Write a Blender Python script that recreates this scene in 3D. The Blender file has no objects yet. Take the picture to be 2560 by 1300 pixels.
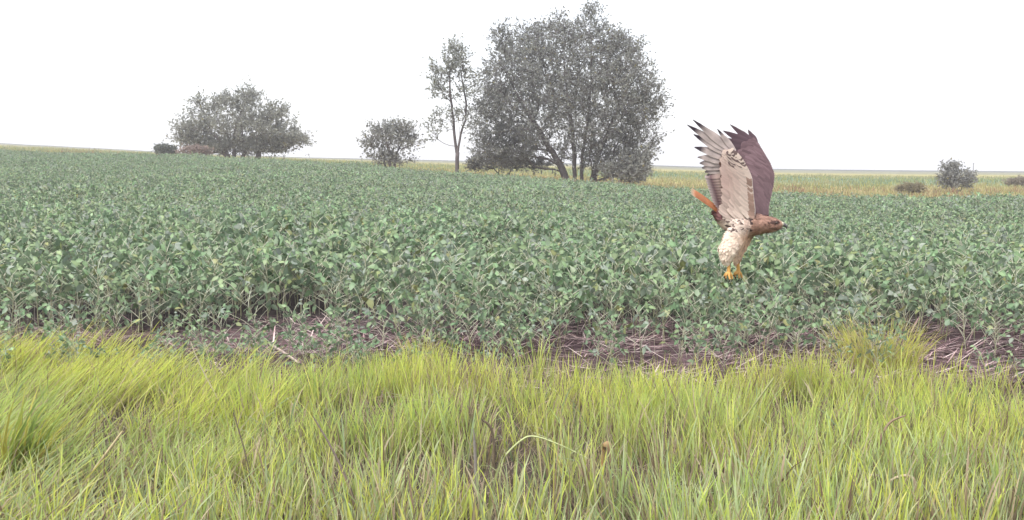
import bpy, math, random
import numpy as np
from mathutils import Vector, Matrix

random.seed(7)
rng = np.random.default_rng(11)

# ------------------------------------------------------------------ camera, sky, sun, exposure
S = bpy.context.scene
C = S.collection
HC = 1.25                       # camera height above the verge
FPX = 2745.0                    # focal length in photo pixels (2560 wide)
LEVEL = 425.0                   # photo row of the true horizontal
PITCH = math.atan((650 - LEVEL) / FPX)
cam_d = bpy.data.cameras.new('camera')
cam_d.sensor_width = 36.0
cam_d.lens = 36.0 * FPX / 2560.0
cam_d.clip_start = 0.05
cam_d.clip_end = 6000
cam = bpy.data.objects.new('camera', cam_d)
C.objects.link(cam)
cam.location = (0, 0, HC)
cam.rotation_euler = (math.pi / 2 - PITCH, 0, 0)
S.camera = cam

SUN_EL, SUN_AZ = math.radians(58), math.radians(215)     # azimuth clockwise from +Y: behind the camera, left
w = bpy.data.worlds.new('World')
S.world = w
w.use_nodes = True
nt = w.node_tree
sky = nt.nodes.new('ShaderNodeTexSky')
sky.sky_type = 'NISHITA'
sky.sun_disc = False
sky.sun_elevation = SUN_EL
sky.sun_rotation = SUN_AZ
sky.air_density = 1.0
sky.dust_density = 1.5
sky.ozone_density = 1.0
bg = nt.nodes['Background']
# an even bright cloud deck with a little of the clear sky showing through it
mixs = nt.nodes.new('ShaderNodeMix')
mixs.data_type = 'RGBA'
mixs.inputs['Factor'].default_value = .85
mixs.inputs['B'].default_value = (3.2, 3.2, 3.3, 1)
nt.links.new(sky.outputs[0], mixs.inputs['A'])
nt.links.new(mixs.outputs['Result'], bg.inputs[0])
bg.inputs[1].default_value = 0.15
sd = bpy.data.lights.new('sun', 'SUN')
sd.energy = 1.5
sd.angle = math.radians(10)
sd.color = (1.0, 0.96, 0.90)
so = bpy.data.objects.new('sun', sd)
C.objects.link(so)
so.location = (-20, -30, 50)
sdir = Vector((math.sin(SUN_AZ) * math.cos(SUN_EL), math.cos(SUN_AZ) * math.cos(SUN_EL), math.sin(SUN_EL)))
so.rotation_euler = (-sdir).to_track_quat('-Z', 'Y').to_euler()
S.view_settings.view_transform = 'Standard'
S.view_settings.look = 'None'
S.view_settings.gamma = 1.0
S.view_settings.use_curve_mapping = False
S.view_settings.exposure = 1.55

# ------------------------------------------------------------------ photo pixel -> direction helpers
cp, sp = math.cos(PITCH), math.sin(PITCH)


def ray(px, py):
    xc = (px - 1280.0) / FPX
    yc = -(py - 650.0) / FPX
    return Vector((xc, cp + yc * sp, -sp + yc * cp))


def P(px, py, Y):
    d = ray(px, py)
    k = Y / d.y
    return Vector((d.x * k, Y, HC + d.z * k))


def slope(py):
    yc = -(py - 650.0) / FPX
    return (-sp + yc * cp) / (cp + yc * sp)


# ------------------------------------------------------------------ terrain
CAN = 0.52                                   # canopy height of the beans
KX = np.array([-300, 0, 150, 400, 600, 750, 900, 1000, 1130, 1300, 1420, 1600, 1700, 1940, 2100, 2300, 2560, 2860], float)
KE = np.array([370, 376, 380, 386, 392, 399, 410, 419, 430, 440, 448, 459, 467, 480, 488, 491, 490, 490], float)
KD = np.array([76, 75, 74, 72, 68, 64, 60, 58, 55, 52, 50, 47, 44, 39, 37, 36, 36, 36], float)
SX = np.array([-300, 0, 60, 130, 200, 300, 400, 750, 1040, 1300, 1640, 1940, 2200, 2560, 2860], float)
SY = np.array([352, 357, 361, 364, 368, 373, 379, 393, 399, 405, 413, 422, 425, 428, 429], float)
DSKY = 460.0
Y0 = 9.0


def slope_a(py):
    yc = -(py - 650.0) / FPX
    return (-sp + yc * cp) / (cp + yc * sp)


def polar(X, Y):
    X = np.asarray(X, float); Y = np.asarray(Y, float)
    r = np.hypot(X, Y)
    a = np.arctan2(X, Y)
    lim = math.radians(30)
    ac = np.clip(a, -lim, lim)
    # behind the camera the two clamped sides blend into each other
    t = np.clip((np.abs(a) - math.radians(60)) / math.radians(120), 0, 1)
    ac = ac * (1 - t)
    px = 1280 + FPX * np.tan(ac) / cp
    return px, r * np.cos(ac)


def edge_d(px):
    return np.interp(px, KX, KD)


def bump(X, Y):
    return (np.sin(X * 0.9 + 1.3) * np.cos(Y * 1.1 + .4) * .5 + np.sin(X * 2.3 + Y * 1.7) * .3 + np.sin(X * 5.1 - Y * 4.3) * .2)


def zt(X, Y):
    px, D = polar(X, Y)
    De = edge_d(px)
    ze = HC + slope_a(np.interp(px, KX, KE)) * De - CAN
    zs = HC + slope_a(np.interp(px, SX, SY)) * DSKY
    t1 = np.clip((D - Y0) / (De - Y0), 0, 1)
    z = ze * t1 * (0.35 * t1 + 0.65)
    t2 = np.clip((D - De) / (DSKY - De), 0, None)
    z2 = np.where(t2 <= 1, ze + (zs - ze) * t2, zs - (D - DSKY) * 0.012)
    z = np.where(D > De, z2, z)
    amp = np.clip(1.0 - D / 20, 0, 1) * 0.018
    return z + bump(X, Y) * amp


def z1(x, y):
    return float(zt(np.array([x]), np.array([y]))[0])


def vnoise(x, y, seed=0):
    """smooth value noise, 0..1"""
    x = np.asarray(x, float); y = np.asarray(y, float)
    xi = np.floor(x).astype(np.int64); yi = np.floor(y).astype(np.int64)
    fx = x - xi; fy = y - yi
    fx = fx * fx * (3 - 2 * fx); fy = fy * fy * (3 - 2 * fy)

    def h(a, b):
        n = (a * 374761393 + b * 668265263 + seed * 1442695041) & 0x7fffffff
        n = ((n ^ (n >> 13)) * 1274126177) & 0x7fffffff
        n = n ^ (n >> 16)
        return (n % 100003) / 100003.0
    return (h(xi, yi) * (1 - fx) + h(xi + 1, yi) * fx) * (1 - fy) + (h(xi, yi + 1) * (1 - fx) + h(xi + 1, yi + 1) * fx) * fy


def fbm(x, y, seed=0):
    return .55 * vnoise(x, y, seed) + .3 * vnoise(x * 2.1 + 5, y * 2.1 + 3, seed + 1) + .15 * vnoise(x * 4.3 + 9, y * 4.3 + 1, seed + 2)


# ------------------------------------------------------------------ mesh and material helpers
def mesh_np(name, verts, quads=None, tris=None, cols=None, mats=(), mat_idx=None, smooth=False):
    me = bpy.data.meshes.new(name)
    verts = np.asarray(verts, np.float32).reshape(-1, 3)
    nq = 0 if quads is None else len(quads)
    ntr = 0 if tris is None else len(tris)
    me.vertices.add(len(verts))
    me.vertices.foreach_set('co', verts.ravel())
    loops = []
    starts = []
    if nq:
        loops.append(np.asarray(quads, np.int32).ravel())
        starts.append(np.arange(nq, dtype=np.int32) * 4)
    if ntr:
        loops.append(np.asarray(tris, np.int32).ravel())
        starts.append(np.arange(ntr, dtype=np.int32) * 3 + nq * 4)
    loops = np.concatenate(loops)
    starts = np.concatenate(starts)
    me.loops.add(len(loops))
    me.loops.foreach_set('vertex_index', loops)
    me.polygons.add(nq + ntr)
    me.polygons.foreach_set('loop_start', starts)
    for m in mats:
        me.materials.append(m)
    if mat_idx is not None:
        me.polygons.foreach_set('material_index', np.asarray(mat_idx, np.int32))
    if smooth:
        me.polygons.foreach_set('use_smooth', np.ones(nq + ntr, bool))
    me.update(calc_edges=True)
    if cols is not None:
        at = me.color_attributes.new('Col', 'FLOAT_COLOR', 'POINT')
        c = np.ones((len(verts), 4), np.float32)
        c[:, :3] = np.asarray(cols, np.float32).reshape(-1, 3)
        at.data.foreach_set('color', c.ravel())
    return me


def obj(name, me, parent=None):
    o = bpy.data.objects.new(name, me)
    C.objects.link(o)
    if parent is not None:
        o.parent = parent
        o.matrix_parent_inverse = Matrix.Translation(-Vector(parent.location)) if parent.type == 'EMPTY' and parent.parent is None else Matrix.Identity(4)
    return o


def empty(name, loc):
    o = bpy.data.objects.new(name, None)
    o.empty_display_size = .1
    C.objects.link(o)
    o.location = loc
    return o


def tag(o, label=None, cat=None, group=None, kind=None):
    if label: o['label'] = label
    if cat: o['category'] = cat
    if group: o['group'] = group
    if kind: o['kind'] = kind
    return o


def attr_mat(name, rough=.7, transl=0.0, noise=0.0, nscale=20., back=None, inst_var=0.0, spec=.25, patch=0.0, bump_s=0.0, bump_d=.01):
    """colour attribute, varied by noise; optional light passing through a thin blade, paler underside"""
    m = bpy.data.materials.new(name)
    m.use_nodes = True
    t = m.node_tree
    N, L = t.nodes, t.links
    b = N['Principled BSDF']
    out = N['Material Output']
    a = N.new('ShaderNodeAttribute'); a.attribute_name = 'Col'
    col = a.outputs['Color']

    def mixmul(col, fac_socket, lo, hi):
        mr = N.new('ShaderNodeMapRange'); mr.inputs['To Min'].default_value = lo; mr.inputs['To Max'].default_value = hi
        L.new(fac_socket, mr.inputs['Value'])
        vm = N.new('ShaderNodeVectorMath'); vm.operation = 'SCALE'
        L.new(col, vm.inputs[0]); L.new(mr.outputs[0], vm.inputs['Scale'])
        return vm.outputs[0]
    geo = N.new('ShaderNodeNewGeometry')
    if noise > 0:
        n = N.new('ShaderNodeTexNoise'); n.inputs['Scale'].default_value = nscale; n.inputs['Detail'].default_value = 4
        L.new(geo.outputs['Position'], n.inputs['Vector'])
        col = mixmul(col, n.outputs['Fac'], 1 - noise, 1 + noise)
    if patch > 0:
        n2 = N.new('ShaderNodeTexNoise'); n2.inputs['Scale'].default_value = .35; n2.inputs['Detail'].default_value = 3
        L.new(geo.outputs['Position'], n2.inputs['Vector'])
        col = mixmul(col, n2.outputs['Fac'], 1 - patch, 1 + patch)
    if inst_var > 0:
        oi = N.new('ShaderNodeObjectInfo')
        hs = N.new('ShaderNodeHueSaturation')
        mr = N.new('ShaderNodeMapRange'); mr.inputs['To Min'].default_value = 1 - inst_var; mr.inputs['To Max'].default_value = 1 + inst_var
        L.new(oi.outputs['Random'], mr.inputs['Value'])
        L.new(mr.outputs[0], hs.inputs['Value'])
        mm = N.new('ShaderNodeMath'); mm.operation = 'MULTIPLY'; mm.inputs[1].default_value = 7.31
        fr = N.new('ShaderNodeMath'); fr.operation = 'FRACT'
        L.new(oi.outputs['Random'], mm.inputs[0]); L.new(mm.outputs[0], fr.inputs[0])
        m3 = N.new('ShaderNodeMapRange'); m3.inputs['To Min'].default_value = .462; m3.inputs['To Max'].default_value = .515
        L.new(fr.outputs[0], m3.inputs['Value']); L.new(m3.outputs[0], hs.inputs['Hue'])
        L.new(col, hs.inputs['Color'])
        col = hs.outputs[0]
    if back is not None:
        mx = N.new('ShaderNodeMix'); mx.data_type = 'RGBA'
        mx.inputs['B'].default_value = (*back, 1)
        ml = N.new('ShaderNodeMath'); ml.operation = 'MULTIPLY'; ml.inputs[1].default_value = .6
        L.new(geo.outputs['Backfacing'], ml.inputs[0])
        L.new(ml.outputs[0], mx.inputs['Factor']); L.new(col, mx.inputs['A'])
        col = mx.outputs['Result']
    L.new(col, b.inputs['Base Color'])
    b.inputs['Roughness'].default_value = rough
    b.inputs['Specular IOR Level'].default_value = spec
    if bump_s > 0:
        n4 = N.new('ShaderNodeTexNoise'); n4.inputs['Scale'].default_value = bump_s; n4.inputs['Detail'].default_value = 6
        L.new(geo.outputs['Position'], n4.inputs['Vector'])
        bp = N.new('ShaderNodeBump'); bp.inputs['Distance'].default_value = bump_d
        L.new(n4.outputs['Fac'], bp.inputs['Height']); L.new(bp.outputs[0], b.inputs['Normal'])
    if transl > 0:
        tr = N.new('ShaderNodeBsdfTranslucent')
        L.new(col, tr.inputs['Color'])
        ms = N.new('ShaderNodeMixShader'); ms.inputs[0].default_value = transl
        L.new(b.outputs[0], ms.inputs[1]); L.new(tr.outputs[0], ms.inputs[2])
        L.new(ms.outputs[0], out.inputs['Surface'])
    return m


M = {}
M['ground'] = attr_mat('ground', .95, noise=.38, nscale=9., bump_s=28., bump_d=.02, patch=.15)
M['bean'] = attr_mat('bean_leaf', .45, transl=.18, noise=.2, nscale=30., patch=.25, back=(.25, .32, .235), inst_var=.22, spec=.35)
M['bean_stem'] = attr_mat('bean_stem', .6, noise=.2, nscale=30.)
M['grass'] = attr_mat('grass_blade', .5, transl=.48, noise=.12, nscale=14., spec=.3)
M['straw'] = attr_mat('dry_straw', .8, noise=.25, nscale=60.)
M['tree_leaf'] = attr_mat('tree_leaf', .6, transl=.42, noise=.25, nscale=.8, spec=.2)
M['bark'] = attr_mat('bark', .9, noise=.35, nscale=12.)
M['feather'] = attr_mat('feather', .75, transl=.08, noise=.10, nscale=220., spec=.15)
M['plumage'] = attr_mat('plumage', .85, noise=.16, nscale=150., spec=.1, bump_s=260., bump_d=.003)
M['skin'] = attr_mat('scaly_skin', .55, noise=.2, nscale=300., bump_s=500., bump_d=.001)
M['horn'] = attr_mat('horn', .3, noise=.1, nscale=200., spec=.5)


# ------------------------------------------------------------------ ground sheet
def build_ground():
    az = np.unique(np.concatenate([np.radians(np.arange(-180, 180, 4.0)), np.radians(np.arange(-40, 40.01, .25))]))
    rs = [0.0, .5]
    while rs[-1] < 900:
        rs.append(rs[-1] + max(.09, rs[-1] * .022))
    rs = np.array(rs[1:])
    A, R = np.meshgrid(az, rs)
    X = R * np.sin(A); Y = R * np.cos(A)
    Z = zt(X, Y)
    nr, na = X.shape
    verts = np.stack([X, Y, Z], -1).reshape(-1, 3)
    px, D = polar(X, Y)
    De = edge_d(px)
    n = fbm(X * .8, Y * .8, 3); n2 = fbm(X * .05, Y * .12, 8); n3 = fbm(X * .35, Y * .5, 12)
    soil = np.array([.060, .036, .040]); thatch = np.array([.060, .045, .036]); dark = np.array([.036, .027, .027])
    col = np.zeros(X.shape + (3,))
    col[:] = thatch
    def lerp(c, mask):
        nonlocal col
        col = col * (1 - mask[..., None]) + np.array(c) * mask[..., None]
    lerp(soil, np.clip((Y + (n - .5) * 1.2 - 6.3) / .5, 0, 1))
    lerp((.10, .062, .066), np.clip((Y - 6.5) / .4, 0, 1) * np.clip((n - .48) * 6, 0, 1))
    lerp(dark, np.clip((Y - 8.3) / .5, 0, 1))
    # rough grassland beyond the beans, in bands of different cover
    far = np.clip((D - De) / 1.5, 0, 1)
    lerp((.30, .235, .10), far)
    q = (D - De) + (n2 - .5) * 26
    lerp((.32, .30, .10), np.clip((q - 30) / 10, 0, 1) * np.clip((n3 - .4) * 5, 0, 1))
    lerp((.14, .215, .13), np.clip((q - 48) / 10, 0, 1) * np.clip((px - 1250) / 200, 0, 1))
    lerp((.31, .275, .10), np.clip((q - 92) / 18, 0, 1))
    lerp((.19, .185, .11), np.clip((q - 165) / 40, 0, 1))
    lerp((.075, .08, .068), np.clip((q - 265) / 50, 0, 1))
    col *= (0.8 + .4 * n3)[..., None]
    i = np.arange(nr - 1)[:, None] * na
    j = np.arange(na)[None, :]
    j2 = (j + 1) % na
    quads = np.stack([i + j, i + na + j, i + na + j2, i + j2], -1).reshape(-1, 4)[:, ::-1]
    c0 = len(verts)
    verts = np.vstack([verts, [[0, 0, z1(0, .1)]]])
    cols = np.vstack([col.reshape(-1, 3), [thatch]])
    k = np.arange(na)
    tris = np.stack([np.full(na, c0), (k + 1) % na, k], -1)
    return obj('ground', mesh_np('ground', verts, quads, tris, cols, [M['ground']], smooth=True))


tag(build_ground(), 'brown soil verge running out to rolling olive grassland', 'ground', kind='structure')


# ------------------------------------------------------------------ added haze volume: veils dark distant tones like lens glare
def build_haze(dens):
    x, z0, z1_ = 1000.0, -9.0, 22.0
    v = [(sx * x, sy * x, z) for z in (z0, z1_) for sx, sy in ((-1, -1), (1, -1), (1, 1), (-1, 1))]
    f = [(3, 2, 1, 0), (4, 5, 6, 7), (0, 1, 5, 4), (1, 2, 6, 5), (2, 3, 7, 6), (3, 0, 4, 7)]
    me = bpy.data.meshes.new('haze'); me.from_pydata(v, [], f); me.update()
    m = bpy.data.materials.new('haze'); m.use_nodes = True
    t = m.node_tree
    t.nodes.remove(t.nodes['Principled BSDF'])
    pv = t.nodes.new('ShaderNodeVolumePrincipled')
    pv.inputs['Color'].default_value = (.97, .97, 1, 1)
    pv.inputs['Density'].default_value = dens
    t.links.new(pv.outputs[0], t.nodes['Material Output'].inputs['Volume'])
    me.materials.append(m)
    return tag(obj('haze', me), 'pale haze added over the fields to veil the dark trees', 'haze', kind='stuff')


build_haze(.0013)


# ------------------------------------------------------------------ trees
def tube(polylines, radii, sides=5):
    """polylines: list of (k,3) arrays, radii: list of (k,) arrays"""
    V, Q = [], []
    off = 0
    ang = np.arange(sides) * 2 * math.pi / sides
    for pl, rr in zip(polylines, radii):
        pl = np.asarray(pl, float); k = len(pl)
        tan = np.gradient(pl, axis=0)
        tan /= np.linalg.norm(tan, axis=1)[:, None] + 1e-9
        ref = np.where(np.abs(tan[:, 2:3]) < .9, np.array([[0, 0, 1.]]), np.array([[1., 0, 0]]))
        a = np.cross(tan, ref); a /= np.linalg.norm(a, axis=1)[:, None] + 1e-9
        b = np.cross(tan, a)
        rr = np.asarray(rr, float)
        ring = pl[:, None, :] + rr[:, None, None] * (np.cos(ang)[None, :, None] * a[:, None, :] + np.sin(ang)[None, :, None] * b[:, None, :])
        V.append(ring.reshape(-1, 3))
        i = np.arange(k - 1)[:, None] * sides + off
        j = np.arange(sides)[None, :]
        j2 = (j + 1) % sides
        Q.append(np.stack([i + j, i + j2, i + sides + j2, i + sides + j], -1).reshape(-1, 4))
        # end cap quads/tri are left to taper to nearly a point
        off += k * sides
    return np.vstack(V), np.vstack(Q)


def unit(v):
    return v / (np.linalg.norm(v, axis=-1, keepdims=True) + 1e-9)


def tree(name, label, cat, Y, stems, blobs, ntw, lpt, leaf_len, col, dcol, rt=.10, group=None, seed=1, bark=(.12, .10, .10), droop=.15, twig=.6, upw=.4, depth=1.0):
    """stems: pixel polylines from the ground up; blobs: crown outline as (cx, cy, rx, ry, weight) in pixels at depth Y"""
    r = np.random.default_rng(seed)
    k = Y / FPX
    root_px = stems[0][0]
    base = P(root_px[0], root_px[1], Y)
    base.z = z1(base.x, Y)
    # crown targets
    wts = np.array([b[4] for b in blobs], float); wts /= wts.sum()
    tg = []
    for i, b in enumerate(blobs):
        n = int(round(ntw * wts[i]))
        v = r.normal(size=(n, 3)); v = unit(v) * (r.random((n, 1)) ** .42)
        c = P(b[0], b[1], Y)
        dep = min(b[2], b[3] * 1.5) * k * depth
        tg.append(np.array(c) + v * np.array([b[2] * k, dep, b[3] * k]))
    tg = np.vstack(tg)
    nodes, par = [], []
    stem_r = {}
    for s in stems:
        grounded = abs(s[0][1] - root_px[1]) < 14
        dy = r.uniform(-.25, .25) if grounded and s is not stems[0] else 0.0
        pts = [P(x, y, Y + dy) for x, y in s]
        if grounded:
            pts[0].z = z1(pts[0].x, pts[0].y) - .05
        prev = -1
        pts = [np.array(p) for p in pts]
        for a, b in zip(pts[:-1], pts[1:]):
            m = max(2, int(np.linalg.norm(b - a) / .35))
            for t in np.linspace(0, 1, m, endpoint=False):
                q = a + (b - a) * t
                if prev == -1 and nodes and not grounded:      # a limb starts at the nearest point of the stems before it
                    prev = int(np.linalg.norm(np.array(nodes) - q, axis=1).argmin())
                nodes.append(q + r.normal(size=3) * .012); par.append(prev); prev = len(nodes) - 1
        nodes.append(pts[-1]); par.append(prev)
    n0 = len(nodes)
    b0 = np.array(base)
    plen = [0.0] * n0
    for i in range(n0):
        plen[i] = (plen[par[i]] + np.linalg.norm(nodes[i] - nodes[par[i]])) if par[i] >= 0 else 0.0
    order = np.argsort(np.linalg.norm((tg - b0) * np.array([1, 1, .8]), axis=1))
    cap = len(nodes) + 4 * len(tg)
    NA = np.zeros((cap, 3)); NA[:n0] = nodes
    PL = np.zeros(cap); PL[:n0] = plen
    cnt = n0
    tips = []
    for ti in order:
        t = tg[ti]
        d = np.linalg.norm(NA[:cnt] - t, axis=1)
        above = np.clip(NA[:cnt, 2] - t[2], 0, None)
        c = d + .28 * PL[:cnt] + 1.2 * above
        j = int(c.argmin())
        a = NA[j]
        L = d[j]
        m = 1 if L < .3 else 2 if L < .8 else 3
        pv = j
        mid_off = np.array([0, 0, -1.0]) * L * droop * .5 + r.normal(size=3) * L * .06
        for q in range(1, m + 1):
            f = q / m
            NA[cnt] = a + (t - a) * f + mid_off * 4 * f * (1 - f)
            PL[cnt] = PL[pv] + L / m
            par.append(pv); pv = cnt; cnt += 1
        tips.append(pv)
    NA = NA[:cnt]
    par = np.array(par)
    wgt = np.zeros(cnt)
    wgt[tips] = 1
    for i in range(cnt - 1, -1, -1):
        if par[i] >= 0: wgt[par[i]] += max(wgt[i], .2) if wgt[i] > 0 else .2
    mx = wgt.max()
    rad = rt * (np.clip(wgt, .4, None) / mx) ** .62
    rad = np.clip(rad, .007, None)
    # polylines: follow heaviest child
    child = [[] for _ in range(cnt)]
    for i in range(cnt):
        if par[i] >= 0: child[par[i]].append(i)
    lines, rads = [], []
    starts = [(i, None) for i in range(cnt) if par[i] < 0]
    while starts:
        i, p = starts.pop()
        pl = [NA[p]] if p is not None else []
        rr = [min(rad[p], rad[i] * 1.3)] if p is not None else []
        while True:
            pl.append(NA[i]); rr.append(rad[i])
            ch = child[i]
            if not ch: break
            h = max(ch, key=lambda q: wgt[q])
            for q in ch:
                if q != h: starts.append((q, i))
            i = h
        if len(pl) > 1:
            rr = np.array(rr); rr[-1] *= .4
            lines.append(np.array(pl)); rads.append(rr)
    V, Q = tube(lines, rads, 5)
    bc = np.array(bark) * (r.random((len(V), 1)) * .3 + .85)
    rt_o = empty(name, base)
    tag(rt_o, label, cat, group)
    obj('trunk', mesh_np('trunk', V, Q, None, bc, [M['bark']], smooth=True), rt_o)
    # leaves along short twigs at every tip
    tipP = NA[tips]
    parP = NA[par[tips]]
    dirs = unit(tipP - parP)
    n = len(tips)
    N = n * lpt
    ti = np.repeat(np.arange(n), lpt)
    sub = r.integers(0, 4, N)
    sdir = unit(dirs[:, None, :] * 0.8 + r.normal(size=(n, 4, 3)) * .55 + np.array([0, 0, upw]))
    tt = r.random(N) ** .8
    tl = twig * (r.random((n, 4)) * .7 + .55)
    dd = sdir[ti, sub]
    ln = tl[ti, sub]
    pos = tipP[ti] + dd * (tt * ln)[:, None] + np.array([0, 0, -1]) * (droop * (tt ** 2) * ln)[:, None] + r.normal(size=(N, 3)) * .05
    ld = unit(dd * .6 + r.normal(size=(N, 3)) * .6 + np.array([0, 0, -droop]))
    nn = r.normal(size=(N, 3)) + np.array([0, 0, .6])
    sd_ = unit(np.cross(ld, nn))
    l = leaf_len * (r.random(N) * .8 + .6)
    wd = l * .24
    p0 = pos; p1 = pos + ld * (l * .5)[:, None] + sd_ * wd[:, None]
    p2 = pos + ld * l[:, None]; p3 = pos + ld * (l * .5)[:, None] - sd_ * wd[:, None]
    V = np.stack([p0, p1, p2, p3], 1).reshape(-1, 3)
    Q = np.arange(N * 4).reshape(-1, 4)
    f = r.random((N, 1)) * .7 + .15 * r.random((n, 1))[ti] + .15
    c = np.array(dcol) * (1 - f) + np.array(col) * f
    yel = r.random((N, 1)) < .02
    c = np.where(yel, np.array([.22, .19, .08]), c)
    # twig sticks that carry the leaves
    A = np.repeat(tipP, 4, 0); B = A + sdir.reshape(-1, 3) * tl.reshape(-1, 1) * .95 + np.array([0, 0, -1]) * (droop * tl.reshape(-1, 1) * .9)
    tw_l = [np.array([a, b]) for a, b in zip(A, B)]
    TV, TQ = tube(tw_l, [np.array([.008, .003])] * len(tw_l), 3)
    allV = np.vstack([V, TV]); allQ = np.vstack([Q, TQ + len(V)])
    allc = np.vstack([np.repeat(c, 4, 0), np.tile(np.array(bark), (len(TV), 1))])
    mi = np.concatenate([np.zeros(len(Q)), np.ones(len(TQ))])
    obj('crown', mesh_np('crown', allV, allQ, None, allc, [M['tree_leaf'], M['bark']], mi), rt_o)
    return rt_o


GL, GD = (.32, .33, .28), (.165, .16, .18)
# the big many-stemmed tree
tree('broadleaf_tree', 'large many-stemmed tree with a wide rounded grey-green crown at the field edge', 'tree', 57.0,
     [[(1424, 450), (1400, 410), (1372, 365), (1345, 320), (1310, 270), (1270, 190)],
      [(1437, 451), (1436, 400), (1432, 330), (1420, 250), (1410, 160)],
      [(1454, 451), (1456, 390), (1470, 300), (1478, 200), (1478, 90)],
      [(1482, 451), (1490, 400), (1520, 330), (1550, 260)],
      [(1405, 418), (1370, 398), (1330, 392), (1290, 380), (1250, 340)],
      [(1415, 432), (1385, 424), (1340, 418)]],
     [(1425, 240, 225, 175, 13), (1310, 190, 95, 105, 2.0), (1530, 200, 95, 110, 2.0), (1420, 110, 130, 50, 1.6),
      (1600, 270, 58, 70, 1.2), (1560, 350, 85, 65, 1.5), (1245, 290, 62, 85, 1.6), (1275, 362, 95, 46, 1.6),
      (1258, 105, 24, 45, .35), (1478, 42, 20, 38, .26), (1385, 60, 16, 28, .14), (1310, 90, 18, 36, .16), (1565, 125, 36, 36, .35),
      (1570, 420, 58, 38, 1.0), (1490, 395, 60, 40, .7), (1260, 385, 75, 32, .7)],
     2100, 27, .14, GL, GD, rt=.20, seed=3, twig=.8, droop=.12, upw=.35)
tree('slender_tree', 'slender thin-trunked tree with a sparse airy crown left of the big tree', 'tree', 58.5,
     [[(1143, 433), (1143, 395), (1146, 365), (1152, 335), (1163, 300), (1166, 260), (1158, 215), (1150, 170)],
      [(1142, 385), (1136, 345), (1133, 300), (1125, 230), (1125, 180)],
      [(1150, 345), (1146, 300), (1140, 250)]],
     [(1138, 160, 40, 48, 2.4), (1095, 190, 30, 35, 1), (1175, 215, 28, 40, .9), (1110, 235, 35, 30, .8), (1120, 300, 45, 25, .7), (1090, 325, 28, 25, .5), (1180, 290, 26, 40, .6), (1140, 130, 20, 25, .6)],
     170, 20, .15, (.38, .39, .33), (.24, .245, .225), rt=.11, seed=5, twig=.55, droop=.1)
tree('small_tree', 'small open flat-topped tree standing alone between the two larger trees', 'tree', 74.0,
     [[(975, 416), (974, 390), (968, 360), (965, 335)], [(985, 416), (990, 385), (1005, 355)], [(968, 414), (955, 385), (940, 360)]],
     [(975, 350, 62, 34, 2.5), (960, 325, 35, 18, .8), (1010, 330, 32, 16, .7), (1030, 355, 26, 14, .5), (925, 362, 20, 12, .4), (975, 398, 58, 16, 1.6)],
     230, 17, .19, GL, GD, rt=.11, seed=8, twig=.7, droop=.05)
tree('bushy_tree', 'broad low bushy tree on the rise at the left with a tall shoot on top', 'tree', 88.0,
     [[(585, 392), (584, 350), (590, 310), (612, 260), (620, 232)], [(600, 392), (622, 350), (660, 310)], [(575, 392), (545, 345), (500, 310)],
      [(640, 394), (655, 355), (690, 320)]],
     [(590, 310, 100, 60, 4), (490, 325, 48, 42, 1.6), (680, 325, 62, 52, 2.1), (618, 250, 26, 32, .8), (498, 260, 18, 28, .35), (560, 260, 45, 28, .8), (735, 350, 36, 26, .9), (470, 350, 30, 22, .7), (610, 366, 130, 22, 3.4), (520, 366, 60, 20, 1.2), (690, 365, 55, 20, 1.0), (690, 280, 25, 20, .5)],
     860, 28, .20, (.35, .36, .30), (.20, .20, .19), rt=.24, seed=12, twig=.85, droop=.12)
tree('low_shrub', 'low dark shrub spreading under the left side of the big tree', 'shrub', 60.0,
     [[(1250, 432), (1245, 412), (1230, 400)], [(1262, 432), (1285, 410), (1320, 402)]],
     [(1250, 408, 85, 18, 3), (1195, 412, 28, 14, .8), (1330, 412, 45, 12, 1.0)], 170, 20, .15, (.30, .30, .275), (.17, .17, .17), rt=.05, seed=15, twig=.45)
tree('leafy_shrub', 'leafy grey shrub at the right foot of the big tree', 'shrub', 54.5,
     [[(1575, 458), (1572, 430), (1560, 405)], [(1582, 458), (1595, 430), (1602, 405)]],
     [(1578, 425, 45, 34, 3), (1535, 430, 40, 26, 1.3), (1610, 395, 22, 24, .6)], 170, 15, .15, (.35, .355, .31), (.20, .20, .20), rt=.05, seed=16, twig=.45)
tree('round_bush', 'small round dark bush on the skyline left of the bushy tree', 'bush', 92.0,
     [[(415, 392), (415, 378), (408, 370)], [(418, 392), (428, 378)]],
     [(410, 375, 22, 13, 3), (432, 379, 14, 8, 1)], 110, 22, .16, (.16, .18, .15), (.085, .095, .08), rt=.05, seed=18, twig=.3)
tree('reddish_bush', 'low reddish-brown bush at the left foot of the bushy tree', 'bush', 84.0,
     [[(500, 395), (500, 380), (492, 366)], [(506, 395), (520, 375)]],
     [(498, 378, 38, 9, 3), (465, 380, 18, 7, .7)], 110, 16, .15, (.40, .31, .27), (.25, .20, .185), rt=.04, seed=19, twig=.35)
tree('rounded_shrub', 'grey-green rounded shrub alone on the grassland at the right', 'shrub', 66.0,
     [[(2392, 478), (2390, 455), (2385, 432)], [(2400, 478), (2412, 450), (2420, 435)], [(2385, 478), (2372, 452)]],
     [(2390, 445, 40, 32, 3), (2378, 420, 22, 14, .7), (2415, 450, 22, 22, .8), (2365, 455, 18, 18, .6)], 170, 20, .15, (.34, .345, .32), (.20, .20, .20), rt=.05, seed=21, twig=.35)
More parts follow.
